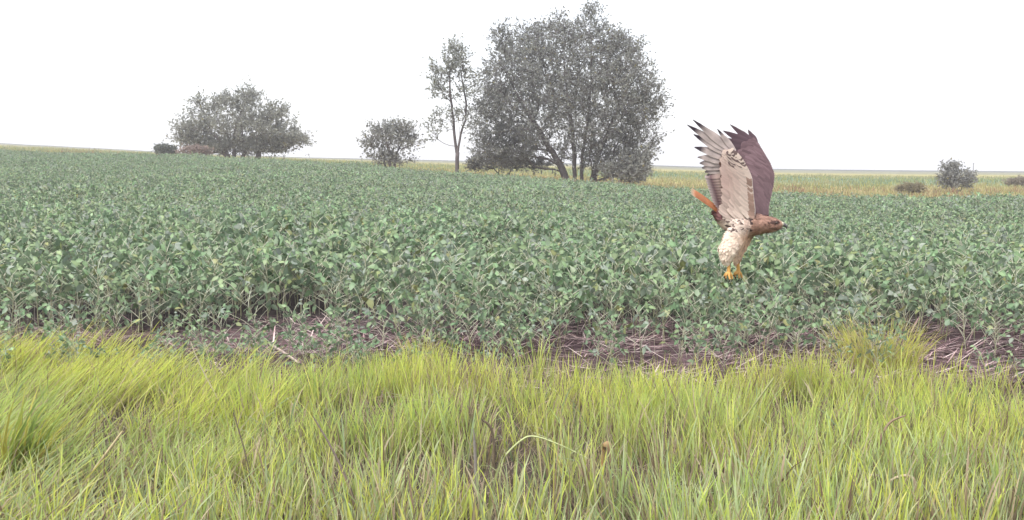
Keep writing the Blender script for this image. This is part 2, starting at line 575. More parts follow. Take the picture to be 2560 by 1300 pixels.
for (cx, cy, rx, ry, Y, lab, c1, sd_) in [
        (2280, 474, 36, 8, 58, 'low brown scrub bush left of the rounded grey-green shrub', (.17, .15, .10), 31),
        (2545, 456, 32, 10, 80, 'brown scrub bush cut by the right edge of the picture', (.17, .15, .12), 33)]:
    tree('scrub_bush', lab, 'bush', Y, [[(cx, cy + ry + 4), (cx, cy)], [(cx + 5, cy + ry + 4), (cx + rx * .4, cy)]], [(cx, cy, rx, ry, 1)], 80, 24, .13 if Y < 100 else .22,
         tuple(v * 2.0 for v in c1), tuple(v * 1.3 for v in c1), rt=.03, seed=sd_, twig=.3 if Y < 100 else .5, group='scrub bushes on the grassland')


# far pole on the skyline
def pole():
    Y = 430.
    b = P(2433, 428, Y); b.z = z1(b.x, Y)
    t = P(2433, 407, Y)
    r0 = empty('utility_pole', b)
    tag(r0, 'thin distant pole on the skyline beside the rounded shrub', 'pole')
    V, Q = tube([np.array([[b.x, Y, b.z - .2], [b.x, Y, t.z]])], [np.array([.22, .16])], 8)
    obj('post', mesh_np('post', V, Q, None, np.tile([.12, .1, .09], (len(V), 1)), [M['bark']]), r0)
    V, Q = tube([np.array([[b.x - .5, Y - .2, t.z - .4], [b.x + .5, Y - .2, t.z - .4]])], [np.array([.07, .07])], 6)
    obj('crossarm', mesh_np('crossarm', V, Q, None, np.tile([.12, .1, .09], (len(V), 1)), [M['bark']]), r0)


pole()


# ------------------------------------------------------------------ blades (grass, straw) as arrays
def blades(base, az, lean, length, width, curve, c0, c1, seg=4, twist=None):
    """ribbons: base (N,3); az heading of the lean; lean start angle from vertical; curve extra bend to the tip"""
    N = len(base)
    t = np.linspace(0, 1, seg + 1)
    pos = np.zeros((N, seg + 1, 3)); pos[:, 0] = base
    h = np.stack([np.cos(az), np.sin(az)], -1)
    for i in range(seg):
        th = lean + curve * (t[i] + .5 / seg) ** 1.5
        st = np.stack([h[:, 0] * np.sin(th), h[:, 1] * np.sin(th), np.cos(th)], -1) * (length / seg)[:, None]
        pos[:, i + 1] = pos[:, i] + st
    if twist is None: twist = rng.random(N) * math.pi
    sx = np.stack([np.cos(twist), np.sin(twist), np.zeros(N)], -1)
    prof = np.array([.7, 1.0, .95, .7, 0.0]) if seg == 4 else np.array([.8, 1.0, .75, 0.0])
    verts = []
    cols = []
    for i in range(seg + 1):
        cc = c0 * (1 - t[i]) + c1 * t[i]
        if i < seg:
            verts += [pos[:, i] - sx * (width * prof[i] * .5)[:, None], pos[:, i] + sx * (width * prof[i] * .5)[:, None]]
            cols += [cc, cc]
        else:
            verts.append(pos[:, i]); cols.append(cc)
    V = np.stack(verts, 1); K = np.stack(cols, 1)
    nv = V.shape[1]
    b = (np.arange(N) * nv)[:, None]
    Q = np.concatenate([b + np.array([[2 * i, 2 * i + 1, 2 * i + 3, 2 * i + 2]]) for i in range(seg - 1)], 0)
    T = b + np.array([[2 * seg - 2, 2 * seg - 1, 2 * seg]])
    return V.reshape(-1, 3), Q, T, K.reshape(-1, 3)


def pick(cols, n, p=None):
    cols = np.array(cols)
    return cols[rng.choice(len(cols), n, p=p)] * (rng.random((n, 1)) * .35 + .82)


def join_blades(parts):
    V, Q, T, K = [], [], [], []
    o = 0
    for v, q, t, k in parts:
        V.append(v); Q.append(q + o); T.append(t + o); K.append(k); o += len(v)
    return np.vstack(V), np.vstack(Q), np.vstack(T), np.vstack(K)


def grass_edge(X):
    """distance where the verge grass gives way to bare soil"""
    e = 6.32 + (fbm(X * 1.1 + 3, X * 0 + 1.5, 41) - .5) * 1.3
    e = e + .75 * np.clip((-X - 2.1) / .9, 0, 1)
    return e


def build_grass():
    parts = []
    # tufts of blades
    nc = 9000
    cx = rng.uniform(-5.2, 5.2, nc); cy = rng.uniform(2.4, 7.9, nc)
    e = grass_edge(cx)
    keep = np.abs(cx) < cy * .56 + 1.2
    keep &= rng.random(nc) < np.clip((e + .25 - cy) / .5, 0, 1) ** 1.3
    dens = fbm(cx * 1.5, cy * 1.5, 21)
    keep &= rng.random(nc) < np.clip((dens - .31) * 5.5, .15, .9)
    cx, cy = cx[keep], cy[keep]
    nc = len(cx)
    hh = .11 + .20 * fbm(cx * 1.1, cy * 1.1, 5) + rng.random(nc) * .06
    fl = np.clip((-cx - .9) / 1.2, 0, 1)           # the left verge leans over to the right
    tint = fbm(cx * 2.2 + 7, cy * 2.2, 14) + rng.normal(size=nc) * .10
    nb = rng.integers(8, 26, nc)
    ci = np.repeat(np.arange(nc), nb); N = len(ci)
    rad = rng.random(N) ** .6 * .07
    a = rng.random(N) * 2 * math.pi
    bx = cx[ci] + np.cos(a) * rad; by = cy[ci] + np.sin(a) * rad
    base = np.stack([bx, by, zt(bx, by) - .01], -1)
    lean = rng.random(N) * .20 + rad * 2.0
    ln = hh[ci] * (rng.random(N) * .8 + .45)
    cv = rng.random(N) ** 1.7 * .75 + .03
    az = a + rng.normal(size=N) * .5
    f = fl[ci] > rng.random(N) * 1.15
    az = np.where(f, rng.normal(size=N) * .5 - .1, az)
    lean = np.where(f, lean + .3, lean); cv = np.where(f, cv + .35, cv)
    ln = np.where(f, ln * 1.25, ln)
    wd = rng.random(N) ** 1.5 * .0040 + .0024
    near = np.clip((5.0 - cy[ci]) / 1.2, 0, 1)      # broader, greyer blades close to the camera
    wd = wd * (1 + .9 * near * rng.random(N))
    yel = pick([(.70, .78, .14), (.64, .75, .16), (.78, .76, .21)], N)
    grn = pick([(.50, .66, .16), (.58, .70, .18), (.46, .60, .22)], N)
    g = np.clip((tint[ci] - .42 - .10 * np.clip((cy[ci] - 5.0) / 1.2, 0, 1)) * 5, 0, 1)[:, None]
    tip = yel * (1 - g) + grn * g
    blue = pick([(.46, .56, .31), (.56, .63, .40), (.62, .60, .36), (.38, .50, .25)], N)
    mixf = (near * (rng.random(N) < .55))[:, None] * .85
    tip = tip * (1 - mixf) + blue * mixf
    dead = (rng.random(N) < .17 + .14 * (dens[keep][ci] < .45))[:, None]
    tip = np.where(dead, pick([(.62, .51, .35), (.44, .33, .23), (.26, .18, .13)], N), tip)
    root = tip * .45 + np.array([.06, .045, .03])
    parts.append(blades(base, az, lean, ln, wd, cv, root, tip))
    # dead blades lying low between the tufts
    n = 20000
    x = rng.uniform(-5.2, 5.2, n); y = rng.uniform(2.4, 7.4, n)
    k = (np.abs(x) < y * .56 + 1.2) & (y < grass_edge(x) + .2)
    x, y = x[k], y[k]; n = len(x)
    base = np.stack([x, y, zt(x, y)], -1)
    tan = pick([(.44, .35, .25), (.32, .24, .18), (.52, .45, .33), (.18, .13, .10)], n)
    parts.append(blades(base, rng.random(n) * 6.28, rng.random(n) * .9 + .35, rng.random(n) * .15 + .05, rng.random(n) * .005 + .0025, rng.random(n) * 1.2, tan * .8, tan))
    # long thin seed stems standing above the sward, and broad arching blades near the camera
    n = 2600
    x = rng.uniform(-5.2, 5.2, n); y = rng.uniform(3.0, 7.2, n)
    k = (np.abs(x) < y * .56 + 1.0) & (y < grass_edge(x) + .1)
    x, y = x[k], y[k]; n = len(x)
    base = np.stack([x, y, zt(x, y)], -1)
    c = pick([(.52, .47, .28), (.46, .48, .20), (.24, .18, .13), (.17, .13, .10)], n)
    parts.append(blades(base, rng.normal(size=n) * .9, rng.random(n) * .3, rng.random(n) * .14 + .20, rng.random(n) * .002 + .0022, rng.random(n) * .6, c * .8, c))
    n = 900
    x = rng.uniform(-3.6, 3.6, n); y = rng.uniform(2.6, 5.4, n)
    k = np.abs(x) < y * .56 + 1.0
    x, y = x[k], y[k]; n = len(x)
    base = np.stack([x, y, zt(x, y)], -1)
    c = pick([(.34, .43, .24), (.44, .50, .26), (.52, .52, .20), (.50, .42, .28)], n)
    parts.append(blades(base, rng.random(n) * 6.28, rng.random(n) * .5, rng.random(n) * .16 + .16, rng.random(n) * .006 + .006, rng.random(n) * 1.7 + .3, c * .6, c))
    V, Q, T, K = join_blades(parts)
    return obj('verge_grass', mesh_np('verge_grass', V, Q, T, K, [M['grass']]))


tag(build_grass(), 'bright yellow-green verge grass filling the foreground', 'grass', kind='stuff')


def build_litter():
    n = 15000
    x = rng.uniform(-6, 6, n); y = 5.6 + rng.random(n) ** .8 * 3.4
    k = np.abs(x) < y * .56 + .8
    x, y = x[k], y[k]; n = len(x)
    patch = fbm(x * 1.2, y * 2.0, 61)
    k = rng.random(n) < np.clip((patch - .33) * 4, .08, 1)
    x, y = x[k], y[k]; n = len(x)
    az = rng.normal(size=n) * .45 + np.where(rng.random(n) < .5, 0, math.pi)
    az = np.where(rng.random(n) < .25, rng.random(n) * 6.28, az)
    base = np.stack([x, y, zt(x, y) + rng.random(n) ** 2 * .045 + .006], -1)
    c = pick([(.46, .32, .32), (.34, .22, .23), (.60, .49, .46), (.16, .10, .11)], n)
    lean = np.clip(1.52 - rng.random(n) ** 3 * .5, 0, 1.56)
    return obj('straw_litter', mesh_np('straw_litter', *blades(base, az, lean, rng.random(n) * .22 + .06, rng.random(n) * .008 + .003, np.zeros(n), c, c, seg=3, twist=az + math.pi / 2), [M['straw']]))


def build_stems():
    n = 9000
    x = rng.uniform(-11, 11, n); y = 7.2 + rng.random(n) ** 1.25 * 13
    k = (np.abs(x) < y * .56 + .8)
    k &= rng.random(n) < np.clip((fbm(x * .5, y * .5, 81) - .34) * 4, .12, 1)
    x, y = x[k], y[k]; n = len(x)
    base = np.stack([x, y, zt(x, y)], -1)
    c = pick([(.50, .48, .36), (.44, .40, .32), (.42, .46, .30), (.56, .50, .42)], n)
    return obj('bare_stems', mesh_np('bare_stems', *blades(base, rng.random(n) * 6.28, rng.random(n) * .28, (rng.random(n) * .22 + .28) * np.clip((y - 6.6) / 1.6, .45, 1), (rng.random(n) * .004 + .003) * np.clip((y - 6) / 3, .6, 1.3), rng.random(n) * .5 - .1, c * .7, c, seg=3), [M['straw']]))


tag(build_stems(), 'pale bare stems and stalks standing among the nearer beans', 'stems', kind='stuff')
def build_clods():
    n = 2600
    x = rng.uniform(-6, 6, n); y = rng.uniform(6.0, 8.8, n)
    k = np.abs(x) < y * .56 + .6
    x, y = x[k], y[k]; n = len(x)
    r_ = .006 + rng.random(n) ** 2.5 * .028
    o = np.array([[1, 0, 0], [0, 1, 0], [-1, 0, 0], [0, -1, 0], [0, 0, 1], [0, 0, -1]], float)
    V = o[None] * (.6 + .7 * rng.random((n, 6, 1))) + rng.normal(size=(n, 6, 3)) * .15
    V = V * (r_[:, None] * np.array([[1, 1, .7]]))[:, None, :] + np.stack([x, y, zt(x, y) + r_ * .25], -1)[:, None, :]
    t = np.array([[0, 1, 4], [1, 2, 4], [2, 3, 4], [3, 0, 4], [1, 0, 5], [2, 1, 5], [3, 2, 5], [0, 3, 5]])
    T = (t[None] + (np.arange(n) * 6)[:, None, None]).reshape(-1, 3)
    c = np.repeat(pick([(.085, .055, .055), (.06, .037, .04), (.12, .08, .078)], n), 6, 0)
    return obj('soil_clods', mesh_np('soil_clods', V.reshape(-1, 3), None, T, c, [M['ground']], smooth=True))


tag(build_clods(), 'small reddish-brown clods and crumbs over the bare soil', 'soil clods', kind='stuff')
tag(build_litter(), 'pinkish dry straw litter scattered over the bare soil strip', 'litter', kind='stuff')


def build_meadow():
    n = 60000
    px = rng.uniform(-250, 2810, n)
    De = edge_d(px)
    q = rng.random(n) ** 1.6 * 125
    D = De + .3 + q
    ang = np.arctan((px - 1280) * cp / FPX)
    x = D * np.tan(ang); y = D
    base = np.stack([x, y, zt(x, y) - .03], -1)
    nn = fbm(x * .16, y * .16, 71); n2 = fbm(x * .4, y * .4, 75)
    tan = pick([(.44, .40, .19), (.42, .36, .20), (.40, .41, .18)], n)
    grn = pick([(.27, .32, .15), (.42, .40, .12), (.22, .29, .16)], n)
    rust = pick([(.33, .20, .12), (.28, .19, .14)], n)
    f = np.clip((nn - .47) * 6 + (q - 38) / 26, 0, 1)[:, None]
    f = np.where((q > 95)[:, None], f * .35, f)
    c = tan * (1 - f) + grn * f
    rf = (np.clip((n2 - .58) * 9, 0, 1) * (q < 30))[:, None]
    c = c * (1 - rf) + rust * rf
    ht = np.where(q < 6, .50, .34) * (.5 + .9 * n2) * (rng.random(n) * .7 + .6)
    ht = np.where(px < 380, ht * 1.3, ht)
    return obj('meadow_grass', mesh_np('meadow_grass', *blades(base, rng.random(n) * 6.28, rng.random(n) * .35, ht, rng.random(n) * .02 + .018 + q * .0006, rng.random(n) * .7, c * .7, c, seg=3), [M['grass']]))


tag(build_meadow(), 'tall tan and olive meadow grass beyond the bean field', 'grass', kind='stuff')


# ------------------------------------------------------------------ soybean plants
def leaflet(origin, d, n, L, W, fold, c):
    """ovate leaflet folded along its midrib: 8 vertices, 6 triangles"""
    d = unit(d); s = unit(np.cross(d, n)); n = np.cross(s, d)
    o = origin
    pts = [o, o + d * L * .28 + s * W * .5 + n * fold * W * .5, o + d * L * .62 + s * W * .42 + n * fold * W * .42 - n * L * .03,
           o + d * L - n * L * .12, o + d * L * .62 - s * W * .42 + n * fold * W * .42 - n * L * .03, o + d * L * .28 - s * W * .5 + n * fold * W * .5, o + d * L * .5]
    tri = [(0, 1, 6), (1, 2, 6), (2, 3, 6), (3, 4, 6), (4, 5, 6), (5, 0, 6)]
    cc = [c * .92] * 6 + [c * 1.12]
    return pts, tri, cc


def bean_variant(seed):
    r = np.random.default_rng(seed)
    H = r.uniform(.36, .47)
    leanv = r.normal(size=2) * .05
    nn = 15
    st = np.array([[leanv[0] * t * t, leanv[1] * t * t, H * t] for t in np.linspace(0, 1, 6)])
    SV, SQ = tube([st], [np.linspace(.005, .0025, 6)], 5)
    scol = np.tile([.30, .30, .19], (len(SV), 1))
    leaves = []
    for i in range(nn):
        t = .22 + .78 * (i / (nn - 1)) ** .9
        b = np.array([leanv[0] * t * t, leanv[1] * t * t, H * t])
        a = i * 2.4 + r.normal() * .4
        pl = r.uniform(.12, .22) * (1.1 - .5 * t * t)
        el = r.uniform(.5, 1.15)
        dirp = np.array([math.cos(a) * math.cos(el), math.sin(a) * math.cos(el), math.sin(el)])
        e = b + dirp * pl + np.array([math.cos(a), math.sin(a), 0]) * pl * .15
        PV, PQ = tube([np.array([b, b + dirp * pl * .55, e])], [np.array([.0030, .0027, .0020])], 3)
        V = [tuple(v) for v in PV]; T = []
        K = [(.47, .48, .36)] * len(PV)
        for q in PQ: T += [(q[0], q[1], q[2]), (q[0], q[2], q[3])]
        npet = len(T)
        shade_ramp = t
        base_c = np.array([.075, .13, .07]) * (1 - shade_ramp) + np.array([.19, .285, .145]) * shade_ramp  # lower leaves coloured darker, painting deeper shade between the leaves
        if r.random() < .10: base_c = np.array([.235, .275, .115])
        if r.random() < .08: base_c = np.array([.23, .27, .22])
        for s in (-1, 0, 1):
            aa = a + s * r.uniform(.9, 1.5)
            tilt = r.normal() * .5 + r.choice([-.75, .7, .1])
            d = np.array([math.cos(aa) * math.cos(tilt), math.sin(aa) * math.cos(tilt), math.sin(tilt)])
            up = np.array([0, 0, 1.0]) + r.normal(size=3) * .65
            L = r.uniform(.050, .086) * (1.05 - .25 * t) * (1.12 if s == 0 else 1)
            o = e + (dirp * .02 if s == 0 else 0)
            pts, tri, cc = leaflet(o, d, up, L, L * r.uniform(.46, .62), r.uniform(.0, .45), base_c * r.uniform(.8, 1.2))
            k0 = len(V)
            V += [tuple(p) for p in pts]; K += [tuple(c) for c in cc]
            T += [(x + k0, y + k0, z + k0) for x, y, z in tri]
        leaves.append((np.array(V), np.array(T), np.array(K), npet))
    return (SV, SQ, scol), leaves


VAR = [bean_variant(100 + i) for i in range(7)]
proto_col = bpy.data.collections.new('bean_prototypes')      # not linked: only instanced by the canopy
var_parts = []
for vi, ((SV, SQ, sc), leaves) in enumerate(VAR):
    stem_me = mesh_np('stem', SV, SQ, None, sc, [M['bean_stem']])
    lm = []
    V = [SV]; K = [sc]; T = [np.vstack([SQ[:, [0, 1, 2]], SQ[:, [0, 2, 3]]])]; MI = [np.ones(len(T[0]))]
    o = len(SV)
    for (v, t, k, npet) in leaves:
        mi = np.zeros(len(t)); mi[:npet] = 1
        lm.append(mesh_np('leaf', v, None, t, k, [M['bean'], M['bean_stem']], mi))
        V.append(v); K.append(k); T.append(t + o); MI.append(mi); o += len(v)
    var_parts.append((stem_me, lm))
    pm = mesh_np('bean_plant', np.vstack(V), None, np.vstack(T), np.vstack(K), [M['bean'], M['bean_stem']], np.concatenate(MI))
    po = bpy.data.objects.new('bean_plant', pm)
    proto_col.objects.link(po)


def front_gap(x, y):
    """bare pockets along the first rows"""
    g = np.zeros_like(x)
    for (px, py, rx, ry) in [(790, 862, .36, .42), (1130, 800, .18, .22), (935, 862, .16, .40), (1580, 885, .36, .32), (1985, 845, .16, .42), (260, 915, .22, .4), (2330, 890, .25, .3), (1735, 900, .24, .22), (1200, 860, .14, .2)]:
        Y = -HC / slope(py); X = P(px, py, Y).x
        g = np.maximum(g, ((x - X) / rx) ** 2 + ((y - Y) / ry) ** 2 < 1)
    return g > 0


def bean_positions():
    xs, ys = [], []
    y = 6.5
    while y < 80:
        row = .36 if y < 22 else .42
        inrow = .155 if y < 22 else .26
        half = y * .62 + 1.2
        n = int(2 * half / inrow)
        x = (np.arange(n) + .5) * inrow - half + rng.normal(size=n) * .05
        yy = y + rng.normal(size=n) * (.09 if y > 8.6 else .07)
        if y < 8.0:
            yy += (fbm(x * .8, x * 0, 91) - .5) * .7
        k = np.ones(n, bool)
        if y < 9.2: k &= ~front_gap(x, yy)
        if y < 18: k &= rng.random(n) < np.clip((fbm(x * 1.1, yy * .9, 93) - .22) * 6, .25, 1)
        if y < 7.9: k &= rng.random(n) < np.clip((fbm(x * 1.4, yy * 1.2, 95) - .22) * 6, .35, 1)
        px, D = polar(x, yy)
        k &= D < edge_d(px)
        k &= np.abs(x) < yy * .60 + 1.0
        xs.append(x[k]); ys.append(yy[k])
        y += row
    return np.concatenate(xs), np.concatenate(ys)


BX, BY = bean_positions()
BZ = zt(BX, BY) - .01
nB = len(BX)
rotz = rng.random(nB) * 6.283
tilt = rng.normal(size=(nB, 2)) * .10
h_noise = fbm(BX * .35, BY * .35, 33)
scl = (.66 + .68 * h_noise) * (rng.random(nB) * .26 + .87)
scl = np.where(BY < 8.3, scl * (.50 + .47 * np.clip((BY - 6.5) / 1.8, 0, 1)), scl)
vid = rng.integers(0, len(VAR), nB)
indiv = np.where((BY < 8.4) & (np.abs(BX) < BY * .49))[0]
indiv = indiv[np.argsort(BY[indiv])][:240]
rest = np.setdiff1d(np.arange(nB), indiv)

LABEL_ROW = 'soybean plant in the front rows beside the bare soil strip'
for i in indiv:
    stem_me, lm = var_parts[vid[i]]
    e = empty('soybean_plant', (BX[i], BY[i], BZ[i]))
    e.rotation_euler = (tilt[i, 0], tilt[i, 1], rotz[i])
    e.scale = (scl[i],) * 3
    tag(e, LABEL_ROW, 'soybean plant', 'front-row soybean plants')
    for nm, m in [('stem', stem_me)] + [('leaf', m) for m in lm]:
        o = bpy.data.objects.new(nm, m)
        C.objects.link(o)
        o.parent = e


def build_canopy():
    me = bpy.data.meshes.new('soybean_canopy')
    n = len(rest)
    me.vertices.add(n)
    me.vertices.foreach_set('co', np.stack([BX[rest], BY[rest], BZ[rest]], -1).astype(np.float32).ravel())
    a = me.attributes.new('rot', 'FLOAT_VECTOR', 'POINT')
    a.data.foreach_set('vector', np.stack([tilt[rest, 0], tilt[rest, 1], rotz[rest]], -1).astype(np.float32).ravel())
    a = me.attributes.new('scl', 'FLOAT', 'POINT'); a.data.foreach_set('value', scl[rest].astype(np.float32))
    a = me.attributes.new('vid', 'INT', 'POINT'); a.data.foreach_set('value', vid[rest].astype(np.int32))
    me.update()
    o = obj('soybean_canopy', me)
    g = bpy.data.node_groups.new('canopy', 'GeometryNodeTree')
    g.interface.new_socket('Geometry', in_out='INPUT', socket_type='NodeSocketGeometry')
    g.interface.new_socket('Geometry', in_out='OUTPUT', socket_type='NodeSocketGeometry')
    N, L = g.nodes, g.links
    gi = N.new('NodeGroupInput'); go = N.new('NodeGroupOutput')
    ci = N.new('GeometryNodeCollectionInfo'); ci.inputs['Collection'].default_value = proto_col
    ci.inputs['Separate Children'].default_value = True; ci.inputs['Reset Children'].default_value = True
    ip = N.new('GeometryNodeInstanceOnPoints'); ip.inputs['Pick Instance'].default_value = True

    def na(name, ty):
        q = N.new('GeometryNodeInputNamedAttribute'); q.data_type = ty; q.inputs['Name'].default_value = name
        return [s for s in q.outputs if s.enabled][0]
    L.new(gi.outputs[0], ip.inputs['Points']); L.new(ci.outputs[0], ip.inputs['Instance'])
    L.new(na('vid', 'INT'), ip.inputs['Instance Index'])
    er = N.new('FunctionNodeEulerToRotation')
    L.new(na('rot', 'FLOAT_VECTOR'), er.inputs[0]); L.new(er.outputs[0], ip.inputs['Rotation'])
    L.new(na('scl', 'FLOAT'), ip.inputs['Scale'])
    L.new(ip.outputs[0], go.inputs[0])
    md = o.modifiers.new('canopy', 'NODES'); md.node_group = g
    return o


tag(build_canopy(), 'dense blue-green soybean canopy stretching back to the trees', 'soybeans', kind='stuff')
print('beans', nB, 'individual', len(indiv))


# ------------------------------------------------------------------ single tufts, stalks and sticks
def ground_at(py):
    return -HC / slope(py)


def tuft(name, label, px, py, n, spread, ht, wd, cols, lean, azm=None, group=None):
    Y = ground_at(py); X = P(px, py, Y).x
    z = z1(X, Y)
    a = rng.random(n) * 6.283
    rr = rng.random(n) ** .6 * spread
    b = np.stack([X + np.cos(a) * rr, Y + np.sin(a) * rr, np.full(n, z - .01)], -1)
    az = a + rng.normal(size=n) * .4 if azm is None else rng.normal(size=n) * .7 + azm
    c = pick(cols, n)
    e = empty(name, (X, Y, z))
    tag(e, label, 'grass tuft', group)
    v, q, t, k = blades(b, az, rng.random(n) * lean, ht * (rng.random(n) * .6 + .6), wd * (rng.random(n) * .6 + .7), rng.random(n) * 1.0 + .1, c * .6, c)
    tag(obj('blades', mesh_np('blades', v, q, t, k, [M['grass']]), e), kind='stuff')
    return e


YG = [(.66, .65, .14), (.56, .60, .16), (.60, .52, .22)]
tuft('grass_tuft', 'yellowish grass tussock growing among the beans at the right', 2190, 928, 460, .24, .34, .0042, YG, .5)
tuft('grass_tuft', 'small lime grass tuft on the soil in the middle', 1050, 925, 150, .10, .24, .004, YG, .35)
tuft('grass_tuft', 'broad-bladed green grass tuft in the lower left corner', 40, 1215, 90, .07, .40, .011, [(.36, .42, .09), (.30, .40, .12), (.48, .44, .10)], .55, azm=.1)


def stalk(name, label, cat, pts, rad, col, gpy, group=None, tipcol=None, root=True):
    """pts: pixel polyline from the bottom up, standing in the plane where its foot meets the ground"""
    Y = ground_at(gpy)
    w3 = [np.array(P(x, y, Y)) for x, y in pts]
    if root:
        f = w3[0].copy(); f[2] = z1(f[0], Y) - .01
        if w3[0][2] - f[2] > .01: w3 = [f] + w3
    w3 = np.array(w3)
    # smooth by chaikin
    for _ in range(2):
        q = [w3[0]]
        for a, b in zip(w3[:-1], w3[1:]): q += [a * .75 + b * .25, a * .25 + b * .75]
        q.append(w3[-1]); w3 = np.array(q)
    w3[:, 1] += np.linspace(0, 1, len(w3)) * rng.normal() * .03
    rr = np.interp(np.linspace(0, 1, len(w3)), np.linspace(0, 1, len(rad)), rad)
    V, Q = tube([w3], [rr], 6)
    f = np.repeat(np.linspace(0, 1, len(w3)), 6)[:, None]
    c = np.array(col) * (1 - f) + np.array(tipcol or col) * f
    o = obj(name, mesh_np(name, V, Q, None, c, [M['straw']], smooth=True))
    return tag(o, label, cat, group)


G = 'dry stalks in the verge grass'
stalk('dry_stalk', 'grey upright seed stalk standing in the middle foreground grass', 'stalk', [(1192, 1240), (1190, 1150), (1186, 1060)], [.0035, .004, .008, .006, .001], (.26, .23, .21), 1290, G)
stalk('dry_stalk', 'short dark hooked stem in the middle foreground grass', 'stalk', [(1236, 1130), (1233, 1085), (1224, 1060), (1206, 1047)], [.003, .005, .006, .003], (.13, .10, .07), 1220, G)
stalk('dry_stalk', 'long dark dead stem leaning left in the foreground left of centre', 'stalk', [(885, 1240), (835, 1130), (782, 1042)], [.006, .006, .004, .002], (.19, .15, .13), 1295, G)
stalk('dry_stalk', 'thin dark wiry stem standing left of the long leaning one', 'stalk', [(628, 1230), (618, 1140), (585, 1030)], [.003, .003, .002], (.15, .12, .09), 1290, G)
stalk('dry_stalk', 'pale straw stem leaning right in the lower left foreground', 'stalk', [(212, 1205), (260, 1140), (306, 1078)], [.005, .005, .004], (.48, .40, .24), 1270, G)
stalk('dry_stalk', 'tall pale arching stem rising into the beans at the left', 'stalk', [(560, 1030), (520, 960), (490, 905), (470, 858)], [.003, .003, .002], (.42, .37, .27), 1075, G)
stalk('dry_stalk', 'pale brown stalk bent over like a hook at the lower right', 'stalk', [(2290, 1240), (2288, 1200), (2270, 1188), (2235, 1196), (2218, 1215)], [.007, .008, .007, .005, .003], (.34, .26, .20), 1290, G, tipcol=(.46, .38, .27))
stalk('dry_stalk', 'small looped dead stalk left of the hooked one at the lower right', 'stalk', [(2160, 1235), (2166, 1200), (2190, 1192), (2212, 1200), (2216, 1232)], [.005, .005, .004], (.24, .19, .16), 1290, G)
stalk('dry_stalk', 'brown forked-over stem above the hooked stalk at the right', 'stalk', [(2196, 1110), (2208, 1075), (2225, 1050), (2262, 1036)], [.006, .007, .005, .002], (.24, .17, .12), 1190, G)
stalk('dry_stalk', 'long olive stem slanting right above the grass under the hawk', 'stalk', [(1790, 1130), (1865, 1042), (1936, 945)], [.004, .005, .004], (.27, .28, .13), 1180, G)
stalk('dry_stalk', 'pale fallen blade arching across the grass right of centre', 'stalk', [(1250, 1150), (1300, 1100), (1330, 1085), (1400, 1110), (1470, 1145)], [.003, .004, .003, .002], (.44, .48, .24), 1240, G)
stalk('curled_leaf', 'curled tan dead leaf with a dark hanging tip in the grass', 'leaf', [(1506, 1150), (1508, 1118), (1518, 1104), (1527, 1120), (1526, 1165)], [.004, .008, .012, .012, .003], (.45, .27, .10), 1235, None, tipcol=(.20, .15, .11))


def stick(label, p0, p1, rad, col, lift=.02):
    a = [(p0[0] + (p1[0] - p0[0]) * t, p0[1] + (p1[1] - p0[1]) * t) for t in np.linspace(0, 1, 5)]
    w3 = []
    for x, y in a:
        Y = ground_at(y); q = P(x, y, Y)
        w3.append([q.x, Y, z1(q.x, Y) + lift])
    w3 = np.array(w3)
    w3[1:-1] += rng.normal(size=(3, 3)) * .006
    V, Q = tube([w3], [np.linspace(rad, rad * .6, 5)], 6)
    o = obj('stick', mesh_np('stick', V, Q, None, np.tile(col, (len(V), 1)), [M['straw']], smooth=True))
    tag(o, label, 'stick', 'sticks on the bare soil')


stick('pale pinkish stick slanting across the bare soil at left centre', (668, 862), (748, 918), .011, (.50, .40, .37))
stick('pale bent stick lying at the dark gap right of the hawk', (1972, 888), (2012, 864), .010, (.46, .40, .36))
stick('thin straw-coloured stick lying near the left end of the soil', (300, 925), (375, 940), .007, (.42, .34, .30))


# ------------------------------------------------------------------ the hawk
HY = 5.2
FW = 6                                         # feather segments


def H(px, py, dy=0.0):
    return np.array(P(px, py, HY + dy))


hawk = empty('hawk', H(1832, 702))
tag(hawk, 'red-tailed hawk in flight with wings raised high and legs dangling over the beans', 'hawk')

RUFOUS = np.array([.42, .17, .085]); CREAM = np.array([.72, .60, .52]); BROWN = np.array([.20, .115, .10]); DARKB = np.array([.075, .05, .055])


